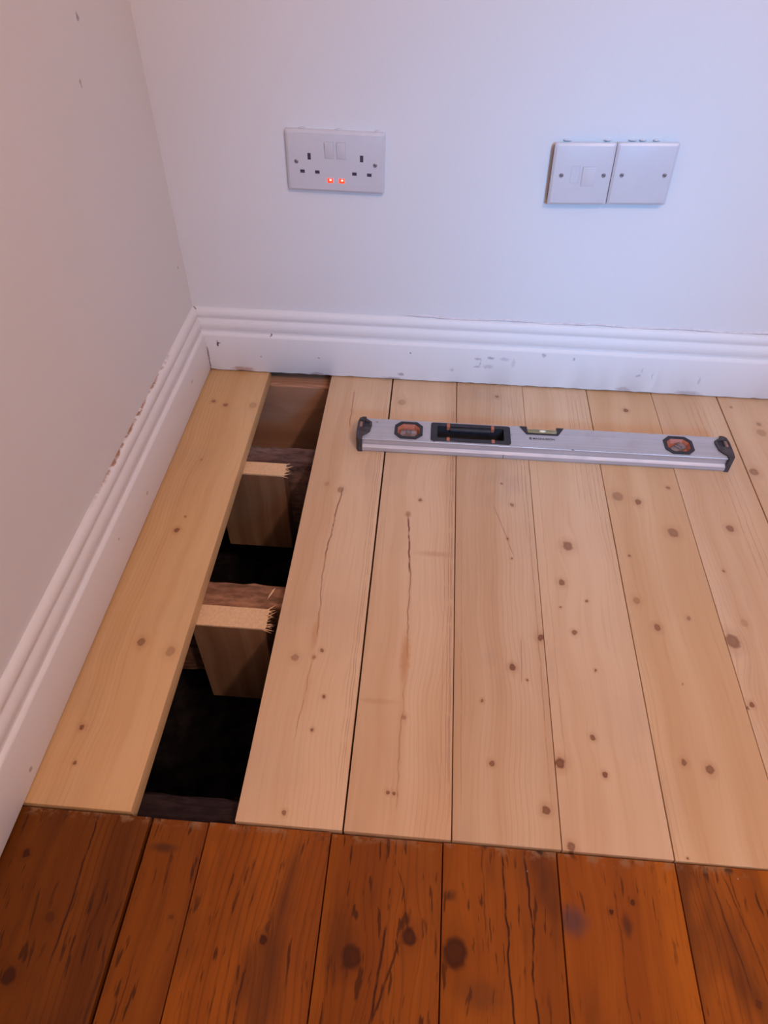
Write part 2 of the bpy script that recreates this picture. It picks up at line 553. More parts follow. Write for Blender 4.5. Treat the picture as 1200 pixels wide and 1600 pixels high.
def joist(y0, y1, ztop, zbot, mat, seed, rough=0.0025):
    rnd = random.Random(seed)
    bm = bmesh.new()
    n = 90
    prof = [(y0, zbot), (y0, ztop - 0.004), (y0 + 0.004, ztop), ((y0 + y1) / 2, ztop), (y1 - 0.004, ztop), (y1, ztop - 0.004), (y1, zbot)]
    rows = []
    for k in range(n + 1):
        x = -0.03 + 1.25 * k / n
        rows.append([bm.verts.new((x, y + rnd.uniform(-rough, rough) * 0.6, z + (rnd.uniform(-rough, rough * 0.3) if i not in (0, 6) else 0))) for i, (y, z) in enumerate(prof)])
    x_end = ROOM_X1 - 0.03
    rows.append([bm.verts.new((x_end, y, z)) for (y, z) in prof])
    for k in range(n + 1):
        for i in range(7):
            j = (i + 1) % 7
            bm.faces.new([rows[k][i], rows[k + 1][i], rows[k + 1][j], rows[k][j]])
    bm.faces.new(rows[0])
    bm.faces.new(rows[-1][::-1])
    return link('joist', finish(bm, 'joist', 35), mat, floor)


def joist_mat(name, light, dark, line, seed, gray=0.35, coarse=True):
    # grain runs along x: reuse the board wood with the coordinates turned
    m = wood(name, light, dark, line, (0.03, 0.015, 0.01), seed=seed, rings=0.6, ring_freq=120, rough=0.8, spec=0.15, gray=gray)
    tr = m.node_tree
    tc = [n for n in tr.nodes if n.bl_idname == 'ShaderNodeTexCoord'][0]
    mp = tr.nodes.new('ShaderNodeMapping')
    mp.inputs['Rotation'].default_value = (0, 0, math.radians(90))
    dests = [l.to_socket for l in tc.outputs['Object'].links]
    for s in dests:
        tr.links.new(mp.outputs[0], s)
    tr.links.new(tc.outputs['Object'], mp.inputs[0])
    if not coarse:
        return m
    rgh = tr.nodes.new('ShaderNodeTexNoise')
    rgh.inputs['Scale'].default_value = 70.0
    rgh.inputs['Detail'].default_value = 5.0
    rgh.inputs['Roughness'].default_value = 0.65
    sc_ = tr.nodes.new('ShaderNodeMapping')
    sc_.inputs['Scale'].default_value = (0.45, 1.3, 1.3)
    tr.links.new(tc.outputs['Object'], sc_.inputs[0])
    tr.links.new(sc_.outputs[0], rgh.inputs['Vector'])
    bp = [n for n in tr.nodes if n.bl_idname == 'ShaderNodeBump'][0]
    bp.inputs['Strength'].default_value = 0.9
    bp.inputs['Distance'].default_value = 0.003
    tr.links.new(rgh.outputs[0], bp.inputs['Height'])
    mxn = tr.nodes.new('ShaderNodeMix')
    mxn.data_type = 'RGBA'
    mxn.blend_type = 'MULTIPLY'
    mxn.inputs[0].default_value = 0.8
    rp = tr.nodes.new('ShaderNodeMapRange')
    rp.inputs['From Min'].default_value = 0.35
    rp.inputs['From Max'].default_value = 0.6
    rp.inputs['To Min'].default_value = 0.35
    rp.inputs['To Max'].default_value = 1.15
    tr.links.new(rgh.outputs[0], rp.inputs['Value'])
    bs = tr.nodes['Principled BSDF'].inputs['Base Color']
    tr.links.new(bs.links[0].from_socket, mxn.inputs[6])
    tr.links.new(rp.outputs[0], mxn.inputs[7])
    tr.links.new(mxn.outputs[2], bs)
    return m


M_j1 = joist_mat('brown_wall_joist', (0.54, 0.29, 0.17), (0.42, 0.21, 0.12), (0.26, 0.12, 0.07), 1.3, 0.10, False)
M_j2 = joist_mat('weathered_joist', (0.22, 0.13, 0.10), (0.10, 0.052, 0.042), (0.05, 0.025, 0.02), 2.4, 0.35)
M_j3 = joist_mat('rough_brown_joist', (0.36, 0.18, 0.10), (0.18, 0.08, 0.045), (0.06, 0.025, 0.016), 3.7, 0.2)
M_j4 = joist_mat('shade_dark_joist', (0.035, 0.02, 0.019), (0.022, 0.012, 0.012), (0.012, 0.007, 0.007), 5.2, 0.1)  # joist colour darkened to give the void its shade
tag(joist(-0.004, 0.045, -TH, -0.26, M_j1, 1, 0.0008), 'brown joist lying tight against the wall')
tag(joist(-0.2185, -0.177, -TH, -0.20, M_j2, 2), 'greyish weathered joist')
tag(joist(-0.5145, -0.473, -TH, -0.20, M_j3, 3), 'rough brown joist with a split grain')
tag(joist(-0.862, -0.777, -TH, -0.20, M_j4, 4), 'joist under the cut ends, darkened for shade')
for y in (-1.25, -1.65, -2.05, -2.45, -2.85):
    joist(y - 0.04, y, -TH, -0.20, M_j4, 9)

# colours
P_L, P_D, P_LINE, P_K = (0.72, 0.50, 0.31), (0.63, 0.395, 0.22), (0.46, 0.225, 0.105), (0.19, 0.065, 0.028)
# (x at wall, x at cut) of both edges, knots, cracks, stains
NEW = [
    dict(l=(-0.0050, -0.0050), r=(0.1105, 0.1172), y0=-0.8092, warm=1.0,
         k=[(.0506, -.4028, 3.8, .9), (.0606, -.5977, 5.2, .7), (.1015, -.6086, 6.0, .45), (.0289, -.0938, 3.6, .75), (.0519, -.1028, 3.6, .75), (.0284, -.7185, 2.8, .95),
            (.0361, -.7615, 1.8, .9), (.0462, -.2474, 1.8, .5), (.0563, -.3748, 1.8, .7), (.1002, -.0984, 7, .3)],
         label='single pale board between the left skirting and the open gap'),
    dict(l=(0.2274, 0.2311), r=(0.3402, 0.3462), y0=-0.8094,
         k=[(.281, -.2968, 5, .55), (.2611, -.6034, 4.8, .5), (.2845, -.6014, 2.4, .6), (.2935, -.5901, 2.4, .8), (.3051, -.6547, 2.0, .9), (.2977, -.6988, 1.8, .9), (.2819, -.7965, 2.4, .8), (.258, -.285, 4, .25)],
         c=[(.3325, 0, .338, -.81, .0008, .35), (.3355, 0, .3405, -.81, .0007, .4), (.3285, -.1, .334, -.81, .0009, .2), (.2834, -.285, .277, -.45, .0016, .8), (.277, -.43, .283, -.58, .0013, .55), (.2745, -.03, .2765, -.15, .0012, .6), (.283, -.60, .277, -.72, .001, .4)],
         st=[(.2815, -.565, .0035, .026, .45, (.50, .23, .09)), (.283, -.645, .004, .03, .25, (.55, .28, .13))],
         label='board at the right-hand edge of the gap with a long dark crack'),
    dict(l=(0.3429, 0.3483), r=(0.4590, 0.4620), y0=-0.8096,
         k=[(.4067, -.3083, 2.6, .85), (.3625, -.0652, 7, .35), (.3915, -.7643, 1.9, .9), (.3979, -.7652, 2.0, .9), (.4035, -.6734, 2.8, .6)],
         c=[(.4535, 0, .4575, -.81, .0009, .4), (.4505, 0, .4545, -.81, .0008, .35), (.4555, 0, .4590, -.81, .0006, .45), (.4455, 0, .449, -.81, .0008, .22), (.353, 0, .357, -.5, .0006, .25), (.3895, -.335, .3985, -.46, .0019, .95), (.3975, -.43, .4025, -.60, .0013, .6), (.402, -.62, .402, -.79, .0012, .4)],
         st=[(.400, -.592, .0055, .034, .6, (.50, .21, .07)), (.401, -.67, .004, .06, .3, (.55, .28, .13)), (.434, -.4155, .026, .0048, .5, (.50, .27, .16)), (.37, -.655, .022, .003, .4, (.52, .28, .16)), (.389, -.340, .004, .006, .7, (.35, .14, .06))],
         label='board with a hooked resin streak running down its middle'),
    dict(l=(0.4602, 0.4630), r=(0.5787, 0.5772), y0=-0.8098, tone=.93, gray=.25,
         k=[(.533, -.2613, 1.8, .7), (.5472, -.3069, 2.8, .7), (.5376, -.3776, 1.6, .8), (.5425, -.4153, 1.5, .9), (.5741, -.5464, 4.2, .95), (.5356, -.5947, 4.0, .95), (.4972, -.6443, 2.0, .8), (.5069, -.7223, 2.9, .85),
            (.5637, -.77, 4.2, .9), (.5522, -.6115, 1.4, .9), (.5314, -.0348, 3.6, .7)],
         c=[(.5715, 0, .570, -.81, .0009, .35), (.5660, .0, .5655, -.4, .0008, .3), (.558, 0, .560, -.3, .0008, .25), (.470, -.3, .472, -.81, .0009, .25), (.5177, -.305, .5472, -.415, .0008, .6), (.549, -.545, .545, -.62, .0007, .5)],
         label='greyer board with scattered pin knots and a wavy right edge'),
    dict(l=(0.5792, 0.5782), r=(0.6940, 0.6925), y0=-0.8102,
         k=[(.6244, -.3837, 7.0, .75), (.6098, -.4524, 4.4, .8), (.6407, -.4817, 1.6, .9), (.6042, -.4956, 1.4, .8), (.6181, -.5347, 3.3, .8), (.6387, -.5895, 1.5, .9), (.6245, -.6806, 3.0, .9), (.6328, -.7243, 2.9, .95),
            (.5838, -.715, 5.4, .95), (.5875, -.8065, 4.0, .85)],
         c=[(.672, 0, .670, -.32, .0009, .3), (.665, 0, .660, -.32, .0009, .25), (.658, 0, .652, -.30, .0009, .25), (.680, 0, .679, -.36, .0009, .3), (.687, 0, .686, -.5, .0008, .25), (.592, 0, .590, -.81, .0009, .2)],
         label='board with a row of round brown knots below the level'),
    dict(l=(0.6952, 0.6939), r=(0.8106, 0.8150), y0=-0.8106, warm=.5,
         k=[(.712, -.2727, 8, .5), (.7418, -.2827, 4.9, .8), (.7944, -.2467, 3, .7), (.7833, -.3433, 7.6, .65), (.7117, -.3944, 1.8, .8), (.7087, -.4748, 4.8, .45), (.7284, -.5171, 4.6, .75), (.7728, -.4988, 2.6, .6),
            (.7248, -.7023, 3.2, .8), (.7527, -.7082, 4.3, .8), (.7581, -.0532, 4.2, .85), (.7065, -.8079, 1.2, .9), (.745, -.60, 1.2, .6)],
         label='yellowish board with several oval knots below the right vial'),
    dict(l=(0.8112, 0.8156), r=(0.9260, 0.9340), y0=-0.8110,
         k=[(.8698, -.3279, 5.4, .75), (.84, -.4117, 1.8, .9), (.8223, -.5309, 9, .75), (.8221, -.6217, 3.1, .9), (.8155, -.6265, 1.5, .9), (.845, -.50, 5, .25)],
         c=[(.874, 0, .876, -.3, .0009, .25), (.884, 0, .890, -.45, .0009, .3), (.894, 0, .900, -.45, .0009, .3), (.904, 0, .908, -.5, .0008, .25), (.865, 0, .866, -.2, .0009, .2)],
         label='board passing under the right end of the level'),
    dict(l=(0.9285, 0.9362), r=(1.0440, 1.0500), y0=-0.8110,
         k=[(.9826, -.0721, 4, .5), (.9806, -.0947, 7.7, .35), (.9400, -.1971, 7, .6), (.9462, -.0268, 2.3, .7)],
         label='rightmost pale board at the edge of the view'),
]


def board(name, lx, rx, yb, yf, mat, org, parent=floor, bev=0.0012, th=TH, ztop=0.0, wav=0.0, seed=0):
    """plank from the wall end yb to the front end yf; lx, rx = (x at yb, x at yf)"""
    bm = bmesh.new()
    n = 10 if wav else 1
    rnd = random.Random(seed)
    top, bot = [], []
    for k in range(n + 1):
        f = k / n
        y = yb + (yf - yb) * f
        j1 = rnd.uniform(-wav, wav) * 0.5
        j2 = rnd.uniform(-wav, wav) * 0.5
        xl, xr = lx[0] + (lx[1] - lx[0]) * f + j1, rx[0] + (rx[1] - rx[0]) * f + j2
        top.append((bm.verts.new((xl - org[0], y - org[1], 0)), bm.verts.new((xr - org[0], y - org[1], 0))))
        bot.append((bm.verts.new((xl - org[0], y - org[1], -th)), bm.verts.new((xr - org[0], y - org[1], -th))))
    for k in range(n):
        bm.faces.new([top[k][0], top[k + 1][0], top[k + 1][1], top[k][1]])
        bm.faces.new([bot[k][0], bot[k][1], bot[k + 1][1], bot[k + 1][0]])
        bm.faces.new([top[k][0], bot[k][0], bot[k + 1][0], top[k + 1][0]])
        bm.faces.new([top[k][1], top[k + 1][1], bot[k + 1][1], bot[k][1]])
    bm.faces.new([top[0][0], top[0][1], bot[0][1], bot[0][0]])
    bm.faces.new([top[n][1], top[n][0], bot[n][0], bot[n][1]])
    bmesh.ops.recalc_face_normals(bm, faces=bm.faces)
    es = [e for e in bm.edges if len(e.link_faces) == 2 and e.calc_face_angle(0) > 0.8 and max(v.co.z for v in e.verts) > -0.001 and min(v.co.z for v in e.verts) > -0.001]
    bevel(bm, bev, 2, es)
    return link(name, finish(bm, name, 50), mat, parent, (org[0], org[1], ztop))


for i, b in enumerate(NEW):
    tone, warm = b.get('tone', 1.0), b.get('warm', 0.0)
    sh = (1.0 - 0.03 * warm, 1.0 - 0.10 * warm, 1.0 - 0.28 * warm)
    cl = lambda c: tuple(q * tone * s for q, s in zip(c, sh))
    org = ((b['l'][0] + b['r'][0]) / 2, -0.40)
    m = wood('new_pine_%d' % (i + 1), cl(P_L), cl(P_D), cl(P_LINE), P_K, org,
             [(x, y, r * 0.001, s) for x, y, r, s in b.get('k', ())], b.get('c', ()), b.get('st', ()), seed=i * 1.37 + 0.6,
             rings=0.22, ring_freq=170, rough=0.48, spec=0.35, gray=b.get('gray', 0.10))
    o = board('new_floorboard', b['l'], b['r'], 0.012, b['y0'], m, org, bev=0.0006, ztop=-0.0003 * (i % 3), wav=0.0003, seed=i)
    o['label'] = b['label']
M_pine = wood('new_pine_plain', P_L, P_D, P_LINE, P_K, seed=21.0, rings=0.22, ring_freq=170, rough=0.48, spec=0.35, gray=0.1)
x = 1.0515
while x < ROOM_X1 - 0.02:
    xr = min(x + 0.1150, ROOM_X1 - 0.002)
    board('new_floorboard', (x, x), (xr, xr), 0.012, -0.811, M_pine, ((x + xr) / 2, -0.4))
    x += 0.1158

# stained old boards in front of the cut
O_L, O_D, O_LINE, O_K = (0.33, 0.092, 0.008), (0.22, 0.055, 0.005), (0.11, 0.024, 0.003), (0.045, 0.011, 0.004)
OY = -0.8125
OLD = [  # tone darkens the left boards to paint the shadow falling there
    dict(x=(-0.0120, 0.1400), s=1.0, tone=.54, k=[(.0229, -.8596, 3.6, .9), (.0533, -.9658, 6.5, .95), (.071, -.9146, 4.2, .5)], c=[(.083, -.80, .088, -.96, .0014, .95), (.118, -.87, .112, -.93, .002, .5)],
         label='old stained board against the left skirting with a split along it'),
    dict(x=(0.1440, 0.2036), s=2.2, tone=.80, k=[(.19, -.905, 2, .5)], c=[(.165, -.93, .16, -1.1, .001, .6)], st=[(.163, -.842, .012, .004, .7, (.05, .02, .01))], label='narrow old board beside the wide dark crack'),
    dict(x=(0.2047, 0.3350), s=3.5, tone=1.08, k=[(.2832, -.9173, 3.6, .95)], c=[(.274, -.93, .262, -1.05, .0014, .8), (.286, -.86, .284, -.90, .001, .6)], label='old board starting in front of the dark gap'),
    dict(x=(0.3361, 0.4529), s=4.1, k=[(.4227, -.9025, 6.6, .9), (.3692, -.9241, 9.2, .85)], c=[(.4000, -.890, .3915, -.975, .0018, .9), (.413, -.905, .3935, -.978, .0018, .8), (.408, -.84, .4225, -.905, .0011, .6)], st=[(.355, -.91, .014, .03, .35, (.06, .02, .008))],
         label='old board with two round dark knots'),
    dict(x=(0.4540, 0.5710), s=5.9, tone=1.08, k=[(.4672, -.9128, 11.5, .9)], c=[(.5134, -.80, .5225, -1.02, .0015, .95), (.538, -.80, .545, -1.02, .0014, .95), (.492, -.80, .496, -.9, .001, .5)], st=[(.461, -.8635, .006, .005, .6, (.05, .02, .01)), (.49, -.945, .02, .012, .45, (.09, .03, .012))],
         label='old board with one large round knot and wavy dark cracks'),
    dict(x=(0.5722, 0.6920), s=7.3, tone=1.28, k=[(.6205, -.8648, 2.2, .9), (.6439, -.8543, 2.2, .8)], c=[(.628, -.83, .624, -1.0, .0012, .45)], st=[(.5815, -.8757, .013, .012, .75, (.10, .05, .05)), (.6344, -.8755, .004, .010, .7, (.06, .02, .01))],
         label='old board with a bluish dark smudge at its left edge'),
    dict(x=(0.6932, 0.8130), s=8.8, tone=1.22, k=[(.745, -.93, 3, .5)], c=[(.722, -.81, .742, -.93, .0013, .55), (.740, -.81, .760, -.93, .0013, .55)], label='rightmost old board in the view'),
]
for i, b in enumerate(OLD):
    x0, x1 = b['x']
    tone = b.get('tone', 1.0)
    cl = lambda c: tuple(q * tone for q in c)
    org = ((x0 + x1) / 2, -1.2)
    org_edge = OY + 1.2
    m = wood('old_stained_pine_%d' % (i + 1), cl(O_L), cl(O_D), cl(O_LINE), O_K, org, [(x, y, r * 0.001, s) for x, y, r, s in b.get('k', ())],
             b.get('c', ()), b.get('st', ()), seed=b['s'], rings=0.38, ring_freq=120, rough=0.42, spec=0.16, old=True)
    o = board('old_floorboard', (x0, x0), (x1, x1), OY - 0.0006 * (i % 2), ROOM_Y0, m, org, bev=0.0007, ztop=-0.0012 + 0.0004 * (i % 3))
    o['label'] = b['label']
org_edge = 5.0
M_oldp = wood('old_stained_pine_plain', O_L, O_D, O_LINE, O_K, seed=31.0, rings=0.38, ring_freq=120, rough=0.42, spec=0.16, old=True)
x = 0.8146
while x < ROOM_X1 - 0.02:
    xr = min(x + 0.1180, ROOM_X1 - 0.002)
    board('old_floorboard', (x, x), (xr, xr), OY, ROOM_Y0, M_oldp, ((x + xr) / 2, -1.2), ztop=-0.001)
    x += 0.1196

# ---------------------------------------------------------------- packing blocks fixed to the joists
M_blk = wood('shade_toned_block', (0.33, 0.185, 0.10), (0.22, 0.11, 0.055), (0.12, 0.05, 0.025), (0.08, 0.03, 0.02), seed=12.0, rings=0.4, ring_freq=160, rough=0.7, spec=0.2)  # block sides darkened to carry the shade inside the gap
M_end = plain('fresh_sawn_end_grain', (0.74, 0.50, 0.29), 0.85, 0.15, 0, 0.07, 260, 0.3)


def block(x0, x1, y0, y1, zb, label, seed, tilt):
    rnd = random.Random(seed)
    root = empty('timber_block', ((x0 + x1) / 2, (y0 + y1) / 2, zb))
    tag(root, label, 'timber block', 'packing blocks in the gap')
    hx, hy, h = (x1 - x0) / 2, (y1 - y0) / 2, -TH - 0.0012 - zb
    bm = bmesh.new()
    add_box(bm, -hx, hx, -hy, hy, 0, h - 0.002)
    bevel(bm, 0.0012, 1)
    # grain runs up the block
    me = finish(bm, 'block_body')
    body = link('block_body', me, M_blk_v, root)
    # rough sawn end on top: fine grid with uneven height
    bm = bmesh.new()
    nx, ny = 26, 9
    g = [[bm.verts.new((-hx + 2 * hx * i / nx + (rnd.uniform(-.0012, .0014) if i == nx else 0), -hy + 2 * hy * j / ny, h + rnd.uniform(-.0004, .0001))) for i in range(nx + 1)] for j in range(ny + 1)]
    lo = [bm.verts.new(p_) for p_ in ((-hx, -hy, h - .003), (hx, -hy, h - .003), (hx, hy, h - .003), (-hx, hy, h - .003))]
    for j in range(ny):
        for i in range(nx):
            bm.faces.new([g[j][i], g[j][i + 1], g[j + 1][i + 1], g[j + 1][i]])
    bm.faces.new([lo[0], lo[1]] + g[0][::-1])
    bm.faces.new([lo[2], lo[3]] + g[ny])
    bm.faces.new([lo[1], lo[2]] + [g[j][nx] for j in range(ny, -1, -1)])
    bm.faces.new([lo[3], lo[0]] + [g[j][0] for j in range(ny + 1)])
    bm.faces.new([lo[3], lo[2], lo[1], lo[0]])
    link('sawn_end', finish(bm, 'sawn_end'), M_end, root)['label'] = 'pale rough sawn end grain'
    # torn fibres along the right edge
    bm = bmesh.new()
    for k in range(22):
        y = rnd.uniform(-hy, hy)
        ln = rnd.uniform(0.005, 0.017)
        a = rnd.uniform(-0.7, 0.7)
        w = rnd.uniform(0.0007, 0.0015)
        z = h - rnd.uniform(0.0005, 0.004)
        d = Vector((math.cos(a), math.sin(a), rnd.uniform(-0.25, 0.35))).normalized()
        s = Vector((-d.y, d.x, 0)).normalized() * w
        base = Vector((hx - 0.002, y, z))
        up = Vector((0, 0, w * 0.8))
        vs = [bm.verts.new(base + s), bm.verts.new(base - s), bm.verts.new(base + up), bm.verts.new(base + d * ln)]
        for f in ((0, 1, 3), (1, 2, 3), (2, 0, 3), (0, 2, 1)):
            bm.faces.new([vs[q] for q in f])
    link('torn_fibres', finish(bm, 'torn_fibres'), M_end, root)['label'] = 'splintered pale fibres'
    return root


# vertical grain version of the block wood
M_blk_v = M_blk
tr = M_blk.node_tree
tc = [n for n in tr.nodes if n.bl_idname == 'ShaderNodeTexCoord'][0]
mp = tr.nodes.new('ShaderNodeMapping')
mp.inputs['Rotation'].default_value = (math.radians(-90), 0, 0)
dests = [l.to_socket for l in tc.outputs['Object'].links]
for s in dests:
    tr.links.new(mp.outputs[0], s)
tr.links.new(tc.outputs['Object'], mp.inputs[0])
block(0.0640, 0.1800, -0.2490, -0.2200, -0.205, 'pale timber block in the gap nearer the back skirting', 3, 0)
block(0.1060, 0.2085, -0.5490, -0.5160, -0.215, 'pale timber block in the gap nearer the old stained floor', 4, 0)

# loose splinter lying on the nearer joist
bm = bmesh.new()
a, b_ = Vector((0.2030, -0.5010, 0)), Vector((0.2105, -0.4800, 0))
d = (b_ - a)
s = Vector((-d.y, d.x, 0)).normalized() * 0.0011
c = (a + b_) / 2
pts = [a - c, (a - c) * 0.5 + s, (b_ - c) * 0.4 + s * 1.1, b_ - c, (b_ - c) * 0.5 - s, (a - c) * 0.4 - s * 0.8]
lo = [bm.verts.new((p_.x, p_.y, 0)) for p_ in pts]
hi = [bm.verts.new((p_.x * 0.96, p_.y * 0.96, 0.0014)) for p_ in pts]
bm.faces.new(lo[::-1]); bm.faces.new(hi)
for i in range(6):
    bm.faces.new([lo[i], lo[(i + 1) % 6], hi[(i + 1) % 6], hi[i]])
o = link('wood_splinter', finish(bm, 'wood_splinter'), M_end, None, (c.x, c.y, -TH - 0.0002))
tag(o, 'thin pale wood splinter lying on the rough brown joist', 'splinter')

# lumps of rubble in the bottom of the void
M_rub = plain('brown_rubble', (0.16, 0.075, 0.045), 0.95, 0.1, 0, 0.35, 40, 0.6)
rub_lab = ['lump of brown rubble below the far timber block', 'small dark stone beside the rubble below the far timber block', 'low clod of earth in the dark of the gap']
for i, (x, y, r) in enumerate(((0.075, -0.36, 0.055), (0.145, -0.37, 0.032), (0.16, -0.66, 0.036))):
    rnd = random.Random(40 + i)
    bm = bmesh.new()
    bmesh.ops.create_icosphere(bm, subdivisions=2, radius=r)
    for v in bm.verts:
        k = 1 + 0.22 * math.sin(v.co.x * 90 + i) * math.cos(v.co.y * 70) + rnd.uniform(-0.08, 0.08)
        v.co = Vector((v.co.x * k * 1.2, v.co.y * k, max(-r * 0.5, v.co.z * k * 0.75)))
    zmin = min(v.co.z for v in bm.verts)
    for v in bm.verts:
        v.co.z -= zmin
    tag(link('rubble_lump', finish(bm, 'rubble_lump'), M_rub, None, (x, y, ZB)), rub_lab[i], 'rubble', 'rubble under the floor')

# ---------------------------------------------------------------- sockets on the back wall
M_pl = plain('white_socket_plastic', (0.62, 0.605, 0.63), 0.35, 0.5, 0, 0.015, 30)
M_pl2 = plain('white_rocker_plastic', (0.65, 0.635, 0.66), 0.3, 0.5, 0, 0.01, 30)
M_hole = plain('dark_slot', (0.055, 0.045, 0.065), 0.6, 0.3, 0, 0.1, 30)
M_screw = plain('nickel_screw', (0.30, 0.29, 0.31), 0.4, 0.5, 0.4, 0.08, 200)
M_box = plain('grey_switch_recess', (0.50, 0.48, 0.52), 0.7, 0.3, 0, 0.05, 30)
M_gapshade = plain('gap_shadow_dark', (0.07, 0.065, 0.085), 0.8, 0.2, 0, 0.05, 30)  # dark colour stands in for the shadow behind the switch plates
M_neon, _t = None, NT('red_neon_indicator')
_t.fin((0.9, 0.03, 0.01), 0.3)
_t.b.inputs['Emission Color'].default_value = (1.0, 0.04, 0.015, 1)
_t.b.inputs['Emission Strength'].default_value = 2.2
M_neon = _t.m
_t = NT('bright_neon_core')
_t.fin((1.0, 0.4, 0.3), 0.3)
_t.b.inputs['Emission Color'].default_value = (1.0, 0.42, 0.30, 1)
_t.b.inputs['Emission Strength'].default_value = 4.0
M_core = _t.m

# plates are built in local x (right), z (up), with the wall at y = 0 and the room at -y


def plate_mesh(w, h, t, r=0.003, lip=0.0035):
    bm = bmesh.new()
    rings = [(w, h, r, 0.0), (w, h, r, -(t - 0.0035)), (w - 0.0008, h - 0.0008, r, -(t - 0.002)), (w - 2 * lip, h - 2 * lip, r, -t)]
    prev = None
    for (a, b, rr, y) in rings:
        vs = [bm.verts.new((u, y, v)) for u, v in rrect(a, b, rr, 4, w / 2, h / 2)]
        if prev:
            for i in range(len(vs)):
                j = (i + 1) % len(vs)
                bm.faces.new([prev[i], prev[j], vs[j], vs[i]])
        else:
            bm.faces.new(vs)
        prev = vs
    bm.faces.new(prev[::-1])
    return finish(bm, 'plate', 25)


def lbox(name, cx, cz, w, h, y0, y1, mat, parent, bev=0.0004, rake=0.0):
    bm = bmesh.new()
    vs, _ = add_box(bm, -w / 2, w / 2, y1, y0, -h / 2, h / 2)
    if rake:
        for v in vs:
            if v.co.y < (y0 + y1) / 2:
                v.co.y += rake * (0.5 - v.co.z / h)
    if bev:
        bevel(bm, bev, 2)
    return link(name, finish(bm, name, 40 if bev else 0), mat, parent, (cx, 0, cz))


def screw(cx, cz, y, parent):
    bm = bmesh.new()
    n = 16
    ring = lambda r, yy: [bm.verts.new((r * math.cos(2 * math.pi * k / n), yy, r * math.sin(2 * math.pi * k / n))) for k in range(n)]
    a, b, c = ring(0.0032, 0.0006), ring(0.0032, -0.0002), ring(0.0022, -0.0009)
    for p_, q in ((a, b), (b, c)):
        for i in range(n):
            bm.faces.new([p_[i], p_[(i + 1) % n], q[(i + 1) % n], q[i]])
    bm.faces.new(c[::-1])
    bm.faces.new(a)
    s_ = link('screw', finish(bm, 'screw', 30), M_screw, parent, (cx, y, cz))
    bm = bmesh.new()
    add_box(bm, -0.0021, 0.0021, -0.0011, -0.0008, -0.0004, 0.0004)
    o_ = link('screw_slot', finish(bm, 'screw_slot'), M_hole, s_)
    o_.rotation_euler = (0, 0.6, 0)
    return s_


T = 0.009
sock = empty('double_socket', (0.17594, D, 0.33446), (0, 0.01204, 0))
tag(sock, 'white double wall socket with two glowing red indicator lights', 'wall socket')
link('plate', plate_mesh(0.146, 0.086, T), M_pl, sock)
for cx in (0.0344, 0.1121):
    lbox('earth_slot', cx, 0.0505, 0.0048, 0.0092, -T + 0.001, -T - 0.00015, M_hole, sock, 0)
for cx, cz in ((0.0232, 0.0290), (0.0456, 0.0287), (0.1013, 0.0285), (0.1235, 0.0280)):
    lbox('pin_slot', cx, cz, 0.0068, 0.0046, -T + 0.001, -T - 0.00015, M_hole, sock, 0)
for cx in (0.0642, 0.0818):
    fr = lbox('rocker_recess', cx, 0.0600, 0.0138, 0.0240, -T + 0.001, -T - 0.0001, M_box, sock, 0)
    lbox('rocker', 0, 0, 0.0128, 0.0230, -T + 0.002, -T - 0.0032, M_pl2, fr, 0.0005, 0.0028)['label'] = 'white rocker switch'
for cx in (0.0645, 0.0820):
    ne = lbox('indicator_light', cx, 0.0172, 0.0086, 0.0064, -T + 0.001, -T - 0.0008, M_neon, sock, 0.0006)
    lbox('bright_spot', 0.0006, 0.0012, 0.0030, 0.0020, -T - 0.0003, -T - 0.0010, M_core, ne, 0.0002)
    ne['label'] = 'lit red neon indicator'
screw(0.0148, 0.0425, -T, sock)
screw(0.1320, 0.0422, -T, sock)

th = -0.0328
ux, uz = math.cos(th), -math.sin(th)
spur = empty('fused_spur_switch', (0.56743, D, 0.33022), (0, th, 0))
tag(spur, 'white switched fuse plate left of the blank plate', 'switch plate')
link('gap_shadow_box', finish((lambda b: (add_box(b, 0.0003, 0.0850, -0.0088, 0.0, 0.0030, 0.0800), b)[1])(bmesh.new()), 'gap_shadow_box'), M_gapshade, spur)  # dark box added as the shadow line along the plate's left side
o = link('plate', plate_mesh(0.086, 0.086, 0.0058), M_pl, spur, (0, -0.0082, 0))
Tp = 0.0140
screw(0.0146, 0.0428, -Tp, spur)
screw(0.0750, 0.0430, -Tp, spur)
fr = lbox('switch_recess', 0.0530, 0.0412, 0.0192, 0.0276, -Tp + 0.001, -Tp - 0.0001, M_box, spur, 0)
lbox('rocker', 0.0003, -0.0003, 0.0180, 0.0264, -Tp + 0.002, -Tp - 0.0016, M_pl2, fr, 0.0005, 0.0012)['label'] = 'white rocker switch'
bm = bmesh.new()
add_frame(bm, rrect(0.0125, 0.0240, 0.001, 2), rrect(0.0117, 0.0232, 0.0008, 2), -Tp + 0.001, -Tp - 0.0002, 'y')
fc = link('fuse_carrier_outline', finish(bm, 'fuse_carrier_outline'), M_box, spur, (0.0340, 0, 0.0440))

blank = empty('blank_plate', (0.56743 + 0.0868 * ux, D, 0.33022 + 0.0868 * uz), (0, th, 0))
tag(blank, 'plain white blanking plate right of the switched fuse plate', 'blank plate')
link('gap_shadow_box', finish((lambda b: (add_box(b, 0.0010, 0.0850, -0.0078, 0.0, 0.0030, 0.0800), b)[1])(bmesh.new()), 'gap_shadow_box'), M_gapshade, blank)  # same added dark box, shadow behind the blank plate
link('plate', plate_mesh(0.086, 0.086, 0.0058), M_pl, blank, (0, -0.0072, 0))
screw(0.0140, 0.0430, -0.0130, blank)
screw(0.0742, 0.0432, -0.0130, blank)

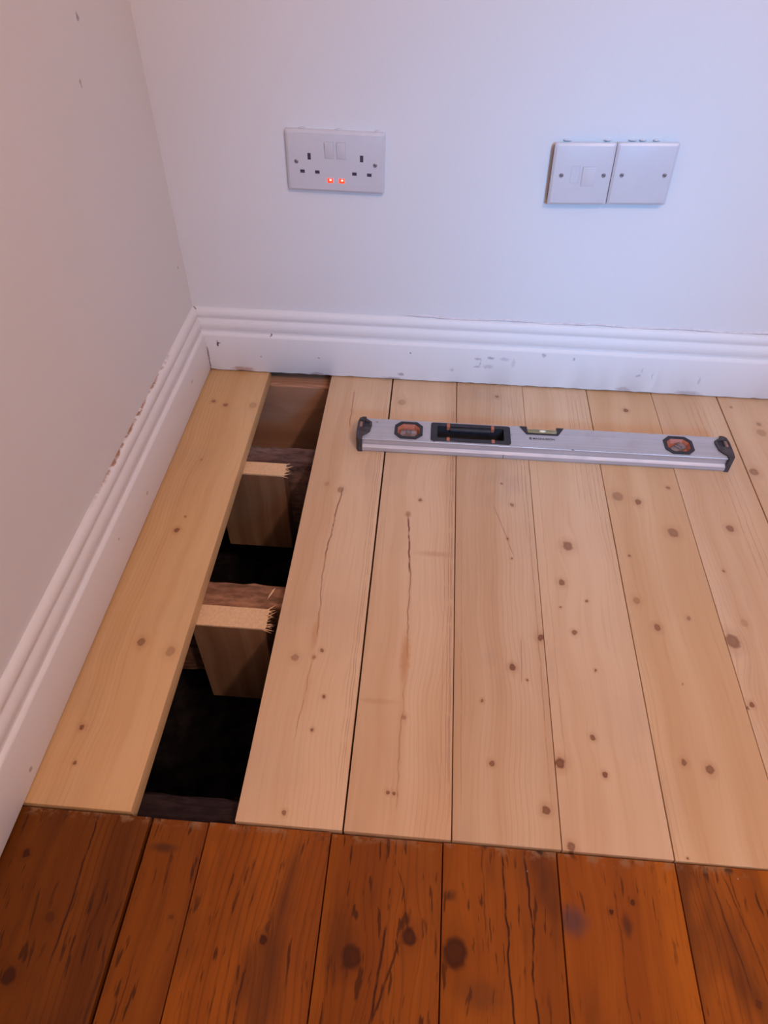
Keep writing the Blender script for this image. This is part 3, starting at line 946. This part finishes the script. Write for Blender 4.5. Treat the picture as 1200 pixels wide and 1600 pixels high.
# dried filler blobs sitting on the upper edges of the plates
for par, spots in ((sock, (0.025, 0.078, 0.135)), (spur, (0.018, 0.074)), (blank, (0.022, 0.036, 0.055))):
    for k, cx in enumerate(spots):
        bm = bmesh.new()
        bmesh.ops.create_icosphere(bm, subdivisions=2, radius=0.004)
        for v in bm.verts:
            v.co = Vector((v.co.x * 1.5, v.co.y * 0.5, v.co.z * 0.45)) * (1 + 0.12 * math.sin(v.co.x * 900 + k))
        link('filler_blob', finish(bm, 'filler_blob', 60), M_pl, par, (cx, -0.0015, 0.0866))

# ---------------------------------------------------------------- spirit level lying on its side
lvl = empty('spirit_level', (0.598, -0.1730, 0.0), (0, 0, 0.004))
tag(lvl, 'silver aluminium spirit level with black and orange fittings lying on the boards', 'spirit level')
LH = 0.2925          # half length of the metal body
HF, HB, LT = -0.0265, 0.0265, 0.025


def alu():
    t = NT('worn_aluminium')
    co = t.coord()
    st = t.noise(t.vmath('MULTIPLY', co, (0.5, 30, 30)), 12.0, 3.0, 0.6)
    blot = t.noise(co, 22.0, 4.0, 0.65)
    c = t.mix(t.maprange(st, 0.3, 0.7), (0.52, 0.50, 0.515), (0.60, 0.585, 0.60))
    c = t.mix(t.maprange(blot, 0.55, 0.75, 0, 0.35), c, (0.45, 0.42, 0.43))
    nk = t.noise(t.vmath('MULTIPLY', co, (1, 1.4, 1.4)), 75.0, 2.0)
    c = t.mix(t.maprange(nk, 0.735, 0.77, 0, 0.8), c, (0.08, 0.07, 0.08))
    t.bump(st, 0.08, 0.0005)
    return t.fin(c, t.maprange(blot, 0.3, 0.7, 0.48, 0.62, False), 0.5, 0.6)


M_alu = alu()
M_blk_p = plain('black_rubber', (0.028, 0.026, 0.032), 0.55, 0.4, 0, 0.2, 90, 0.2)
M_cap = plain('worn_black_end_cap', (0.060, 0.048, 0.050), 0.6, 0.4, 0, 0.35, 80, 0.3)
M_orange = plain('orange_plastic', (0.50, 0.16, 0.085), 0.5, 0.4, 0, 0.12, 60)
M_glassy = plain('cloudy_acrylic_vial', (0.27, 0.19, 0.18), 0.3, 0.6, 0, 0.35, 60)
t_ = NT('yellow_green_vial')
t_.fin(t_.mix(t_.maprange(t_.noise(t_.coord(), 40.0), 0.3, 0.7), (0.30, 0.30, 0.14), (0.42, 0.42, 0.24)), 0.08, 0.7)
t_.b.inputs['Transmission Weight'].default_value = 0.35
M_vial = t_.m
t_ = NT('pale_bubble')
t_.fin(t_.mix(t_.maprange(t_.noise(t_.coord(), 80.0), 0.3, 0.7), (0.78, 0.82, 0.60), (0.86, 0.88, 0.70)), 0.1, 0.7)
M_bub = t_.m
M_ink = plain('dark_print', (0.05, 0.045, 0.06), 0.6, 0.2, 0, 0.05, 60)

# metal body: built from a grid of cells so that openings go right through
V1, V2, HX0, HX1 = -0.2180, 0.2200, -0.1810, -0.0515
NX0, NX1 = -0.0345, 0.0370


def lvl_body():
    bm = bmesh.new()
    oct_ = lambda cx: [(cx - .0225, -.0115), (cx - .0125, -.0205), (cx + .0125, -.0205), (cx + .0225, -.0115), (cx + .0225, .0115), (cx + .0125, .0205), (cx - .0125, .0205), (cx - .0225, .0115)]
    yb = HB - 0.0015
    yf = HF + 0.0015
    rnd_h = rrect(HX1 - HX0, 0.0445, 0.004, 3, (HX0 + HX1) / 2, 0.0005)
    out = [(-LH, yf), (LH, yf), (LH, yb), (NX1, yb), (NX1 - 0.0105, yb - 0.0175), (NX0 + 0.0105, yb - 0.0175), (NX0, yb), (-LH, yb)]
    loops = [out, oct_(V1), oct_(V2), rnd_h]
    for z in (LT, 0.0004):
        es = []
        for lp in loops:
            vs = [bm.verts.new((x, y, z)) for x, y in lp]
            es += [bm.edges.new((vs[i], vs[(i + 1) % len(vs)])) for i in range(len(vs))]
        bmesh.ops.triangle_fill(bm, use_beauty=True, edges=es)
    bm.verts.ensure_lookup_table()
    n = sum(len(l) for l in loops)
    base = 0
    for lp in loops:
        m = len(lp)
        for i in range(m):
            a, b = base + i, base + (i + 1) % m
            bm.faces.new([bm.verts[a], bm.verts[b], bm.verts[b + n], bm.verts[a + n]])
        base += m
    return bm


bm = lvl_body()
body = link('body', finish(bm, 'body'), M_alu, lvl)
body['label'] = 'brushed aluminium body'
# measuring face towards the viewer: two shallow facets and a dark arris
bm = bmesh.new()
pf = [(HF + 0.0020, 0.0252), (HF + 0.0004, 0.0254), (HF - 0.0002, 0.0246), (HF + 0.0012, 0.0232), (HF + 0.0022, 0.0150), (HF + 0.0014, 0.0125), (HF - 0.0028, 0.0092), (HF - 0.0034, 0.0035), (HF - 0.0020, 0.0005), (HF + 0.0020, 0.0005)]
add_prism(bm, pf, 'x', -LH, LH)
link('measuring_edge', finish(bm, 'measuring_edge'), M_alu, lvl)['label'] = 'ribbed aluminium measuring edge'
bm = bmesh.new()
for xa, xb in ((-LH, NX0), (NX1, LH)):
    add_prism(bm, [(HB - 0.0016, 0.0004), (HB - 0.0002, 0.0010), (HB, 0.0240), (HB - 0.0006, 0.0254), (HB - 0.0016, 0.0252)], 'x', xa, xb)
link('top_edge', finish(bm, 'top_edge'), M_alu, lvl)
# thin joint line in the measuring edge
lb = bmesh.new()
add_box(lb, 0.0, 0.0007, HF - 0.0037, HF - 0.0025, 0.002, 0.0095)
link('scratch', finish(lb, 'scratch'), M_ink, lvl, (-0.062, 0, 0))


def end_cap(sgn):
    bm = bmesh.new()
    # outline seen from above: body side at x=0, rounded outer end
    pts = [(-0.006, HF + 0.012), (0.0, HF + 0.006), (0.0, HF - 0.0036), (0.0070, HF - 0.0036), (0.0100, HF + 0.0015), (0.0110, HF + 0.012), (0.0108, HB - 0.014), (0.0085, HB - 0.003), (0.0040, HB + 0.0004),
           (-0.0020, HB + 0.0006), (-0.0030, HB - 0.0045), (-0.0125, HB - 0.012), (-0.0130, HB - 0.018), (-0.0110, HF + 0.0185)]
    slot = [(-0.0090, 0.0015), (-0.0090, 0.0145), (0.0004, 0.0170), (0.0004, -0.0010)]
    slot2 = [(0.0026, -0.0010), (0.0026, 0.0180), (0.0078, 0.0165), (0.0084, 0.0005)]
    X = lambda u: sgn * (LH + u)
    loops = [[(X(u), v) for u, v in pts], [(X(u), v) for u, v in slot], [(X(u), v) for u, v in slot2]]
    zt, zb = LT + 0.0028, 0.0002
    es = []
    for lp in loops:
        vs = [bm.verts.new((u, v, zt)) for u, v in lp]
        es += [bm.edges.new((vs[i], vs[(i + 1) % len(vs)])) for i in range(len(vs))]
    bmesh.ops.triangle_fill(bm, use_beauty=True, edges=es)
    bm.verts.ensure_lookup_table()
    base = 0
    for li, lp in enumerate(loops):
        m = len(lp)
        z2 = zb if li == 0 else zt - 0.0026
        lo = [bm.verts.new((u, v, z2)) for u, v in lp]
        bm.verts.ensure_lookup_table()
        for i in range(m):
            bm.faces.new([bm.verts[base + i], bm.verts[base + (i + 1) % m], lo[(i + 1) % m], lo[i]])
        bm.faces.new(lo if li else lo[::-1])
        base += m
    o_ = link('end_cap', finish(bm, 'end_cap'), M_cap, lvl)
    o_['label'] = 'black rubber end cap'
    bm = bmesh.new()
    xs = sorted((X(0.0029), X(0.0075)))
    add_box(bm, xs[0], xs[1], 0.0012, 0.0160, zt - 0.0025, zt - 0.0012)
    link('cap_insert', finish(bm, 'cap_insert'), M_tan, o_)
    bm = bmesh.new()
    xs = sorted((X(-0.0088), X(0.0002)))
    add_box(bm, xs[0], xs[1], 0.0017, 0.0143, zt - 0.0025, zt - 0.0021)
    link('cap_recess', finish(bm, 'cap_recess'), M_blk_p, o_)


M_tan = plain('worn_tan_insert', (0.30, 0.17, 0.13), 0.6, 0.3, 0, 0.25, 90)
end_cap(-1)
end_cap(1)


def oct_pts(w, h, c, cx=0.0):
    return [(cx - w, -h + c), (cx - w + c, -h), (cx + w - c, -h), (cx + w, -h + c), (cx + w, h - c), (cx + w - c, h), (cx - w + c, h), (cx - w, h - c)]


def vial_unit(cx, label, turn):
    bm = bmesh.new()
    add_frame(bm, oct_pts(.0232, .0212, .0102), oct_pts(.0182, .0160, .0084), 0.0006, LT + 0.0016)
    fr = link('vial_housing', finish(bm, 'vial_housing'), M_blk_p, lvl, (cx, 0, 0))
    fr['label'] = label
    bm = bmesh.new()
    n = 8
    a, b = oct_pts(.0183, .0161, .0084), oct_pts(.0150, .0118, .0060)
    A = [bm.verts.new((*p_, LT + 0.0006)) for p_ in a]
    B = [bm.verts.new((*p_, LT - 0.0070)) for p_ in b]
    A2 = [bm.verts.new((*p_, LT - 0.0100)) for p_ in a]
    for i in range(n):
        j = (i + 1) % n
        bm.faces.new([A[i], A[j], B[j], B[i]])
        bm.faces.new([A2[j], A2[i], A[i], A[j]][::-1])
    bm.faces.new(A2)
    bm.faces.new(B)
    link('orange_insert', finish(bm, 'orange_insert'), M_orange, fr)['label'] = 'orange sloping surround'
    # acrylic tube block
    bm = bmesh.new()
    for k in range(1):
        m = 12
        rings = []
        for u, r in ((-0.0140, 0.0060), (-0.0118, 0.0095), (0.0118, 0.0095), (0.0140, 0.0060)):
            rings.append([bm.verts.new((u, r * math.cos(2 * math.pi * q / m), LT - 0.0070 + r * 0.5 * math.sin(2 * math.pi * q / m))) for q in range(m)])
        for i in range(3):
            for q in range(m):
                bm.faces.new([rings[i][q], rings[i + 1][q], rings[i + 1][(q + 1) % m], rings[i][(q + 1) % m]])
        bm.faces.new(rings[0]); bm.faces.new(rings[-1][::-1])
    v_ = link('vial', finish(bm, 'vial', 40), M_glassy, fr)
    v_.location = (0, 0, 0)
    v_.rotation_euler = (0, 0, turn)
    bm = bmesh.new()
    for u in (-0.0035, 0.0035):
        add_box(bm, u - .0003, u + .0003, -0.0050, 0.0050, LT - 0.0032, LT - 0.0021)
    l_ = link('vial_line', finish(bm, 'vial_line'), M_ink, fr)
    l_.rotation_euler = (0, 0, turn)


vial_unit(V1, 'left octagonal vial window with black rim', 0.0)
vial_unit(V2, 'right octagonal vial window with black rim', 0.75)

# hand grip opening
hc, hw = (HX0 + HX1) / 2, (HX1 - HX0)
bm = bmesh.new()
add_frame(bm, rrect(hw + 0.001, 0.0455, 0.0045, 4, 0, 0.0005), rrect(hw - 0.020, 0.0300, 0.0030, 4, 0, 0.0005), 0.0006, LT + 0.0012)
grip = link('hand_grip', finish(bm, 'hand_grip'), M_blk_p, lvl, (hc, 0, 0))
grip['label'] = 'black rubber hand grip opening'
bm = bmesh.new()
add_box(bm, -(hw - 0.021) / 2, (hw - 0.021) / 2, -0.0145, 0.0155, 0.0008, 0.0045)
link('grip_floor', finish(bm, 'grip_floor'), M_blk_p, grip)
bm = bmesh.new()
m = 10
for y, r in ((0.0150, 0.0045), (-0.0140, 0.0045)):
    rg = [[bm.verts.new((u, y + r * math.cos(2 * math.pi * q / m), LT - 0.0052 + r * math.sin(2 * math.pi * q / m))) for q in range(m)] for u in (-0.0335, 0.0335)]
    for q in range(m):
        bm.faces.new([rg[0][q], rg[1][q], rg[1][(q + 1) % m], rg[0][(q + 1) % m]])
    bm.faces.new(rg[0]); bm.faces.new(rg[1][::-1])
link('grip_roll', finish(bm, 'grip_roll', 40), M_blk_p, grip)
for u in (-0.0365, 0.0365):
    for v in (0.0180, -0.0172):
        bm = bmesh.new()
        add_box(bm, -0.0026, 0.0026, -0.0045, 0.0045, LT - 0.006, LT + 0.0017)
        bevel(bm, 0.0006, 1)
        link('orange_accent', finish(bm, 'orange_accent'), M_orange, grip, (u, v, 0))['label'] = 'small orange insert'

# top vial set in the notch of the upper edge
bm = bmesh.new()
yb = HB - 0.0005
pl_ = [(NX0 - 0.0005, yb), (NX0 + 0.0100, yb - 0.0188), (NX1 - 0.0100, yb - 0.0188), (NX1 + 0.0005, yb), (NX1 - 0.0115, yb), (NX1 - 0.0122, yb - 0.0160), (NX0 + 0.0122, yb - 0.0160), (NX0 + 0.0115, yb)]
add_prism(bm, pl_, 'z', 0.0006, LT + 0.0012)
tv = link('top_vial_mount', finish(bm, 'top_vial_mount'), M_blk_p, lvl)
tv['label'] = 'black bracket of the top vial'
bm = bmesh.new()
m = 16
L2 = (NX1 - NX0) / 2 - 0.0115
rg = [[bm.verts.new((u, 0.0055 * math.cos(2 * math.pi * q / m), 0.0055 * math.sin(2 * math.pi * q / m))) for q in range(m)] for u in (-L2, L2)]
for q in range(m):
    bm.faces.new([rg[0][q], rg[1][q], rg[1][(q + 1) % m], rg[0][(q + 1) % m]])
bm.faces.new(rg[0]); bm.faces.new(rg[1][::-1])
vt = link('top_vial', finish(bm, 'top_vial', 40), M_vial, tv, ((NX0 + NX1) / 2, HB - 0.0098, LT - 0.0035))
vt['label'] = 'yellow-green liquid vial'
bm = bmesh.new()
bmesh.ops.create_uvsphere(bm, u_segments=14, v_segments=8, radius=1.0)
for v in bm.verts:
    v.co = Vector((v.co.x * 0.0065, v.co.y * 0.0022, v.co.z * 0.0018))
link('bubble', finish(bm, 'bubble', 60), M_bub, vt, None).location = (0.001, -0.001, 0.0044)

# printed name with its round mark


def text_mesh(s, size):
    cu = bpy.data.curves.new('print', 'FONT')
    cu.body = s
    cu.size = size
    cu.extrude = 0.00006
    cu.align_x, cu.align_y = 'CENTER', 'CENTER'
    cu.offset = 0.00008
    to = bpy.data.objects.new('print_tmp', cu)
    COL.objects.link(to)
    dg = bpy.context.evaluated_depsgraph_get()
    me = bpy.data.meshes.new_from_object(to.evaluated_get(dg))
    bpy.data.objects.remove(to)
    return me


tm = link('printed_name', text_mesh('MAGNUSSON', 0.0066), M_ink, lvl, (0.0030, -0.0028, LT + 0.00015))
tm['label'] = 'small dark printed maker name'
w_ = max(v.co.x for v in tm.data.vertices) - min(v.co.x for v in tm.data.vertices)
for v in tm.data.vertices:
    v.co.x *= 0.0345 / w_
bm = bmesh.new()
add_frame(bm, rrect(0.0052, 0.0052, 0.0025, 5), rrect(0.0042, 0.0042, 0.0020, 5), LT + 0.00005, LT + 0.0002)
add_box(bm, -0.0005, 0.0005, -0.0032, 0.0032, LT + 0.00005, LT + 0.0002)
add_box(bm, -0.0016, 0.0016, -0.0004, 0.0004, LT + 0.00005, LT + 0.0002)
link('printed_mark', finish(bm, 'printed_mark'), M_ink, lvl, (-0.0185, -0.0026, 0))
